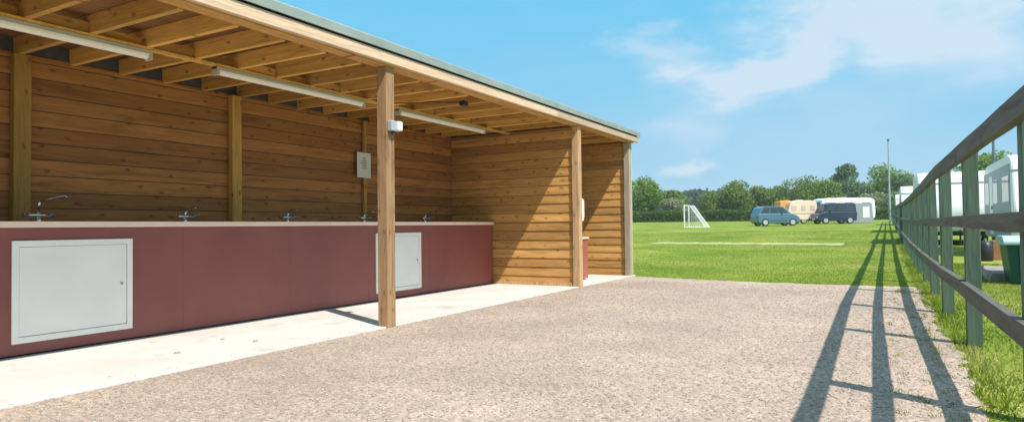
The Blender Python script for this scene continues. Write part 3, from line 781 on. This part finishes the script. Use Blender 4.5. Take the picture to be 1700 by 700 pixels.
# ------------------------------------------------------------------ trees
def tree_meshes(seed, mat, hgt, wid, nleaf, lobes=11, leaf=.30, base=.12):
    rng = np.random.default_rng(seed)
    L = []
    for i in range(lobes):
        a = rng.random()*6.28; rr = wid*.5*math.sqrt(rng.random())*.62; zz = hgt*(base+.22 + (.62-base*.4)*rng.random())
        k = 1-abs(zz/hgt-.5)*.9; s = wid*(.17+.13*rng.random())*max(.55, k)
        L.append((rr*math.cos(a)*k, rr*math.sin(a)*k, zz, s))
    L.append((0, 0, hgt*.80, wid*.19)); L.append((0, 0, hgt*.5, wid*.28))
    w = np.array([l[3]**2 for l in L]); w /= w.sum()
    idx = rng.choice(len(L), nleaf, p=w); C = np.array(L)[idx]
    d = rng.standard_normal((nleaf, 3)); d /= np.linalg.norm(d, axis=1)[:, None]
    rad = C[:, 3]*(.55+.55*rng.random(nleaf)**.6)
    P = C[:, :3] + d*rad[:, None]*np.array([1, 1, .82]); P[:, 2] = np.maximum(P[:, 2], hgt*base*rng.uniform(.3, 1.2, nleaf))
    t1 = rng.standard_normal((nleaf, 3)); t1 /= np.linalg.norm(t1, axis=1)[:, None]
    nn = d+.8*rng.standard_normal((nleaf, 3)); t1 = np.cross(nn, t1); t1 /= np.linalg.norm(t1, axis=1)[:, None]
    t2 = np.cross(nn, t1); t2 /= np.linalg.norm(t2, axis=1)[:, None]
    s = (leaf*(.5+.7*rng.random(nleaf)))[:, None]
    V = np.stack([P-t1*s*.5, P+t2*s*.45, P+t1*s*.6, P-t2*s*.4], 1).reshape(-1, 3)
    F = np.arange(nleaf*4).reshape(-1, 4)
    return V, F, L
def tree(loc, hgt, wid, mat, label, seed, nleaf=5200, leaf=.34, base=.12, cat='tree', name='tree', group='trees at the far side of the field'):
    t = empty(name, loc, label, cat, group)
    V, F, L = tree_meshes(seed, mat, hgt, wid, nleaf, leaf=leaf, base=base)
    cloud_mesh('crown', V, F, mat, parent=t)
    mb = MB(); r = wid*.032
    mb.tube([(0, 0, -.2), (0, 0, hgt*.2), (wid*.02, 0, hgt*.45), (0, 0, hgt*.75)], [r*1.3, r, r*.7, r*.25], 8)
    for l in L[:7]: mb.tube([(0, 0, hgt*.25), (l[0]*.5, l[1]*.5, (l[2]+hgt*.25)*.5), (l[0], l[1], l[2])], [r*.5, r*.35, r*.12], 5)
    mb.build('trunk', 'bark', t); return t
TL = [  # x, y, height, width, material, label
 (105.6, 34.6, 7.6, 8.6, 'leaf_bright', 'bright green round tree at the left end of the hedge by the shelter'),
 (113.0, 32.0, 5.2, 7.0, 'leaf_mid', 'low rounded tree to the right of the bright left hand tree'),
 (121.5, 27.2, 5.0, 8.0, 'leaf_mid', 'broad low tree behind the football goal'),
 (122.5, 24.0, 6.8, 9.0, 'leaf_mid', 'wide domed tree above the hedge between the goal and the teal car'),
 (127.0, 20.2, 6.0, 8.5, 'leaf_mid', 'mid green tree left of the teal car'),
 (128.5, 17.2, 5.6, 8.5, 'leaf_bright', 'low tree directly behind the teal car'),
 (127.5, 12.0, 7.7, 10.0, 'leaf_mid', 'large tree rising behind the cream caravan'),
 (124.5, 9.2, 7.0, 9.0, 'leaf_bright', 'yellow green tree behind the navy people carrier'),
 (136.5, 6.5, 10.6, 7.0, 'leaf_blue', 'tallest narrow bluish tree in the far tree line'),
 (128.0, 5.6, 7.5, 8.0, 'leaf_blue', 'bluish green tree below the tallest one'),
 (131.0, .2, 8.9, 11.5, 'leaf_bright', 'big dark dome shaped tree behind the tall thin pole'),
 (126.5, -1.5, 7.6, 8.0, 'leaf_blue', 'blue green tree where the fence meets the tree line'),
 (118.0, 2.6, 3.8, 7.0, 'leaf_pale', 'pale blossoming bush right of the large white caravan'),
 (104.0, 29.5, 3.6, 5.0, 'leaf_pale', 'pale flowering bush just above the left part of the hedge'),
 (116.0, -1.2, 3.6, 7.0, 'leaf_pale', 'pale bush low behind the end of the fence'),
 (88.0, -9.6, 7.0, 9.5, 'leaf_bright', 'green tree showing above the roofs of the nearest caravans'),
]
for i, (x, y, h, w, m, lb) in enumerate(TL):
    tree(at(x, y), h, w, m, lb, 20+i, nleaf=int(3200+w*330), leaf=.36 if h > 5 else .3, base=.05 if h < 8 else .1)

# trimmed hedge
def hedge(p, q, h, wdt, n, label):
    t = empty('hedge', (*p, g(*p)), label, 'hedge')
    P0 = Vector(p); Q = Vector(q); Ln = (Q-P0).length; u = (Q-P0)/Ln; nrm = Vector((-u.y, u.x))
    s = NR.random(n)*Ln; side = NR.random(n); a = NR.random(n)
    ac = np.where(side < .5, -wdt/2+.1*NR.standard_normal(n)*.6, (a-.5)*wdt); zz = np.where(side < .5, h*NR.random(n), h+.06*NR.standard_normal(n)+.08*np.sin(s*.8))
    k = side > .9; ac[k] = wdt/2; zz[k] = h*NR.random(int(k.sum()))
    X = P0.x+u.x*s+nrm.x*ac; Y = P0.y+u.y*s+nrm.y*ac
    Z = zz+np.array([g(float(x_), float(y_)) for x_, y_ in zip(X, Y)])
    C = np.stack([X, Y, Z], -1); t1 = NR.standard_normal((n, 3))*.13; t2 = NR.standard_normal((n, 3))*.13
    V = np.stack([C-t1, C+t2, C+t1, C-t2], 1).reshape(-1, 3)
    cloud_mesh('foliage', V, np.arange(4*n).reshape(-1, 4), 'leaf_hedge', parent=t, off=tuple(t.location))
    mb = MB()
    for i in range(int(Ln/2)):
        c = P0+u*(i*2+1); e = .06; z = g(c.x, c.y)
        a1 = c-u*1+nrm*(wdt/2-.1); a2 = c+u*1+nrm*(wdt/2-.1); b1 = c-u*1-nrm*(wdt/2-.1); b2 = c+u*1-nrm*(wdt/2-.1)
        mb.add([(a1.x, a1.y, z-.1), (a2.x, a2.y, z-.1), (b2.x, b2.y, z-.1), (b1.x, b1.y, z-.1), (a1.x, a1.y, z+h-.1), (a2.x, a2.y, z+h-.1), (b2.x, b2.y, z+h-.1), (b1.x, b1.y, z+h-.1)],
               [(0, 1, 2, 3), (4, 5, 6, 7), (0, 1, 5, 4), (1, 2, 6, 5), (2, 3, 7, 6), (3, 0, 4, 7)])
    mb.build('inner_growth', 'leaf_hedge', t, True)
    return t
hedge((94.5, 37.5), (112.5, -5.5), 1.35, 1.6, 30000, 'long trimmed green hedge along the far side of the field')

# far wood beyond
n = 42000
uu = NR.random(n)*260-130; dd = 250+NR.random(n)*30
hh = 12.2+2.0*np.sin(uu*.05)+1.3*np.sin(uu*.17+1)+.9*np.sin(uu*.43)+np.where(uu < 0, -2.5, 0)
zc = hh*NR.random(n)**.55
C = np.stack([AX.x*dd+PX.x*uu, AX.y*dd+PX.y*uu, 1.6+zc], -1)
t1 = NR.standard_normal((n, 3))*.65; t2 = NR.standard_normal((n, 3))*.65
V = np.stack([C-t1, C+t2, C+t1, C-t2], 1).reshape(-1, 3)
tag(cloud_mesh('distant_wood', V, np.arange(4*n).reshape(-1, 4), 'leaf_far'), 'hazy far off woodland closing the view behind the field trees', 'wood', kind='stuff')

# air
mb = MB(); mb.box(-60, 420, -330, 420, -1.3, 24)
hz = mb.build('haze', 'dark'); hz.data.materials.clear()
hm = bpy.data.materials.new('thin summer haze'); hm.use_nodes = True; hn = hm.node_tree; hn.nodes.clear()
ho = hn.nodes.new('ShaderNodeOutputMaterial'); hv = hn.nodes.new('ShaderNodeVolumePrincipled')
hv.inputs['Density'].default_value = .0005; hv.inputs['Color'].default_value = (.85, .92, 1, 1); hv.inputs['Anisotropy'].default_value = .2
hn.links.new(hv.outputs[0], ho.inputs['Volume']); hz.data.materials.append(hm)
tag(hz, 'thin pale summer haze over the whole field', 'haze', kind='stuff')

# ------------------------------------------------------------------ light, sky, camera
SUN = Vector((-.30, -.62, 1)).normalized()
sl = bpy.data.lights.new('sun', 'SUN'); sl.energy = 4.0; sl.angle = R(.55); sl.color = (1, .94, .85)
so = bpy.data.objects.new('sun', sl); col.objects.link(so); so.location = (0, 0, 30)
so.rotation_euler = SUN.to_track_quat('Z', 'Y').to_euler()
w = bpy.data.worlds.new('World'); scn.world = w; w.use_nodes = True
nt = w.node_tree; bg = nt.nodes['Background']
sky = N(nt, 'ShaderNodeTexSky', sky_type='NISHITA'); sky.sun_disc = False
sky.sun_elevation = math.asin(SUN.z); sky.sun_rotation = math.atan2(SUN.x, SUN.y)
sky.air_density = 1.0; sky.dust_density = .6; sky.ozone_density = 1.2; sky.altitude = 0
tc = N(nt, 'ShaderNodeTexCoord')
sk = N(nt, 'ShaderNodeSeparateColor'); nt.links.new(sky.outputs[0], sk.inputs[0])
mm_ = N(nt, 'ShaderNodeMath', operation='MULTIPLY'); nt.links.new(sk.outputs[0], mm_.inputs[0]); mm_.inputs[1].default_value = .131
grd = ramp(nt, mm_.outputs[0], [(.03, (.90, .93, 1.0)), (.11, (.66, .76, .92)), (.165, (.155, .59, .90)), (.50, (.34, .655, .87)), (.95, (.56, .76, .90))])  # lowest stops: overhead sky out of view, whitened to fill the shade
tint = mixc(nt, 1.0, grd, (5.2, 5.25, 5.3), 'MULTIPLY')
nv = N(nt, 'ShaderNodeMapping'); nv.inputs['Scale'].default_value = (1, 1, 2.4); nt.links.new(tc.outputs['Generated'], nv.inputs[0])
n1 = noise(nt, nv.outputs[0], 7.0, 5, .5, .25); n2 = noise(nt, nv.outputs[0], 2.0, 3, .5)
# clouds: soft patches at given sky directions broken up by noise
def math_(op, a, b=None):
    m = N(nt, 'ShaderNodeMath', operation=op)
    for s, v in zip(m.inputs, (a, b)):
        if v is None: continue
        if isinstance(v, (int, float)): s.default_value = v
        else: nt.links.new(v, s)
    return m.outputs[0]
CL = []
CLOUDS = [  # direction (x,y,z), radius, weight
  ((.9262, .2826, .2494), .045, .55), ((.9580, .190, .208), .055, .85), ((.9680, .125, .212), .055, .75), ((.9470, .250, .205), .05, .35),
  ((.968, .236, .0853), .028, .75), ((.9626, .044, .270), .085, .80), ((.9644, -.0556, .262), .09, .62), ((.967, -.133, .235), .11, .50),
  ((.955, .270, .139), .05, .30), ((.965, .09, .30), .07, .5), ((.975, .02, .16), .09, .15)]
wn = N(nt, 'ShaderNodeTexNoise'); wn.inputs['Scale'].default_value = 6.5; wn.inputs['Detail'].default_value = 7; wn.inputs['Roughness'].default_value = .6
nt.links.new(nv.outputs[0], wn.inputs['Vector'])
wo = N(nt, 'ShaderNodeVectorMath', operation='SUBTRACT'); nt.links.new(wn.outputs['Color'], wo.inputs[0]); wo.inputs[1].default_value = (.5, .5, .5)
wm = N(nt, 'ShaderNodeVectorMath', operation='MULTIPLY'); nt.links.new(wo.outputs[0], wm.inputs[0]); wm.inputs[1].default_value = (.24, .30, .13)
wa = N(nt, 'ShaderNodeVectorMath', operation='ADD'); nt.links.new(wm.outputs[0], wa.inputs[0]); nt.links.new(tc.outputs['Generated'], wa.inputs[1])
for dv, r, wgt in CLOUDS:
    dv = Vector(dv).normalized()
    sb = N(nt, 'ShaderNodeVectorMath', operation='SUBTRACT'); nt.links.new(wa.outputs[0], sb.inputs[0]); sb.inputs[1].default_value = dv
    ml = N(nt, 'ShaderNodeVectorMath', operation='MULTIPLY'); nt.links.new(sb.outputs[0], ml.inputs[0]); ml.inputs[1].default_value = (1, 1, 1.9)
    ln = N(nt, 'ShaderNodeVectorMath', operation='LENGTH'); nt.links.new(ml.outputs[0], ln.inputs[0])
    mr = N(nt, 'ShaderNodeMapRange', interpolation_type='SMOOTHERSTEP'); nt.links.new(ln.outputs['Value'], mr.inputs[0])
    mr.inputs[1].default_value = r*2.0; mr.inputs[2].default_value = 0; mr.inputs[3].default_value = 0; mr.inputs[4].default_value = wgt
    CL.append(mr.outputs[0])
acc = CL[0]
for c in CL[1:]: acc = math_('ADD', acc, c)
brk = N(nt, 'ShaderNodeMapRange'); nt.links.new(n1, brk.inputs[0]); brk.inputs[1].default_value = .30; brk.inputs[2].default_value = .68; brk.inputs[3].default_value = .45; brk.inputs[4].default_value = 1.25
cf = math_('MULTIPLY', acc, brk.outputs[0])
veil = N(nt, 'ShaderNodeMapRange'); nt.links.new(n2, veil.inputs[0]); veil.inputs[1].default_value = .45; veil.inputs[2].default_value = .75; veil.inputs[3].default_value = 0; veil.inputs[4].default_value = .20
cf = math_('MINIMUM', math_('ADD', cf, veil.outputs[0]), .74)
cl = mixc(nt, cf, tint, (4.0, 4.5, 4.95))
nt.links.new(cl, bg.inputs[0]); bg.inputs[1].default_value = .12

cam = bpy.data.cameras.new('camera'); co = bpy.data.objects.new('camera', cam); col.objects.link(co)
cam.sensor_width = 36; cam.lens = 36*1100/1700; cam.clip_end = 5000; cam.clip_start = .05
# camera axes in world coordinates
def axes(f=1100., roll=.012, vp=(1473., 369.)):
    d = Vector(((vp[0]-850)/f, (vp[1]-350)/f, 1)).normalized()
    p2 = Vector((-1850/f, (vp[1]+roll*(vp[0]+1000)-350)/f, 1))
    u = d.cross(p2).normalized()
    if u.y > 0: u = -u
    l = u.cross(d)
    if l.x > 0: l = -l
    return Matrix((d, l, u))
RW = axes()
m3 = Matrix((RW @ Vector((1, 0, 0)), RW @ Vector((0, -1, 0)), RW @ Vector((0, 0, -1)))).transposed()
co.matrix_world = Matrix.Translation((0, 0, .9)) @ m3.to_4x4()
scn.camera = co
scn.render.resolution_x = 1024; scn.render.resolution_y = 421
scn.view_settings.view_transform = 'Standard'; scn.view_settings.look = 'None'
scn.view_settings.exposure = .66; scn.view_settings.gamma = 1; scn.view_settings.use_curve_mapping = False
scn.cycles.max_bounces = 8; scn.cycles.diffuse_bounces = 5
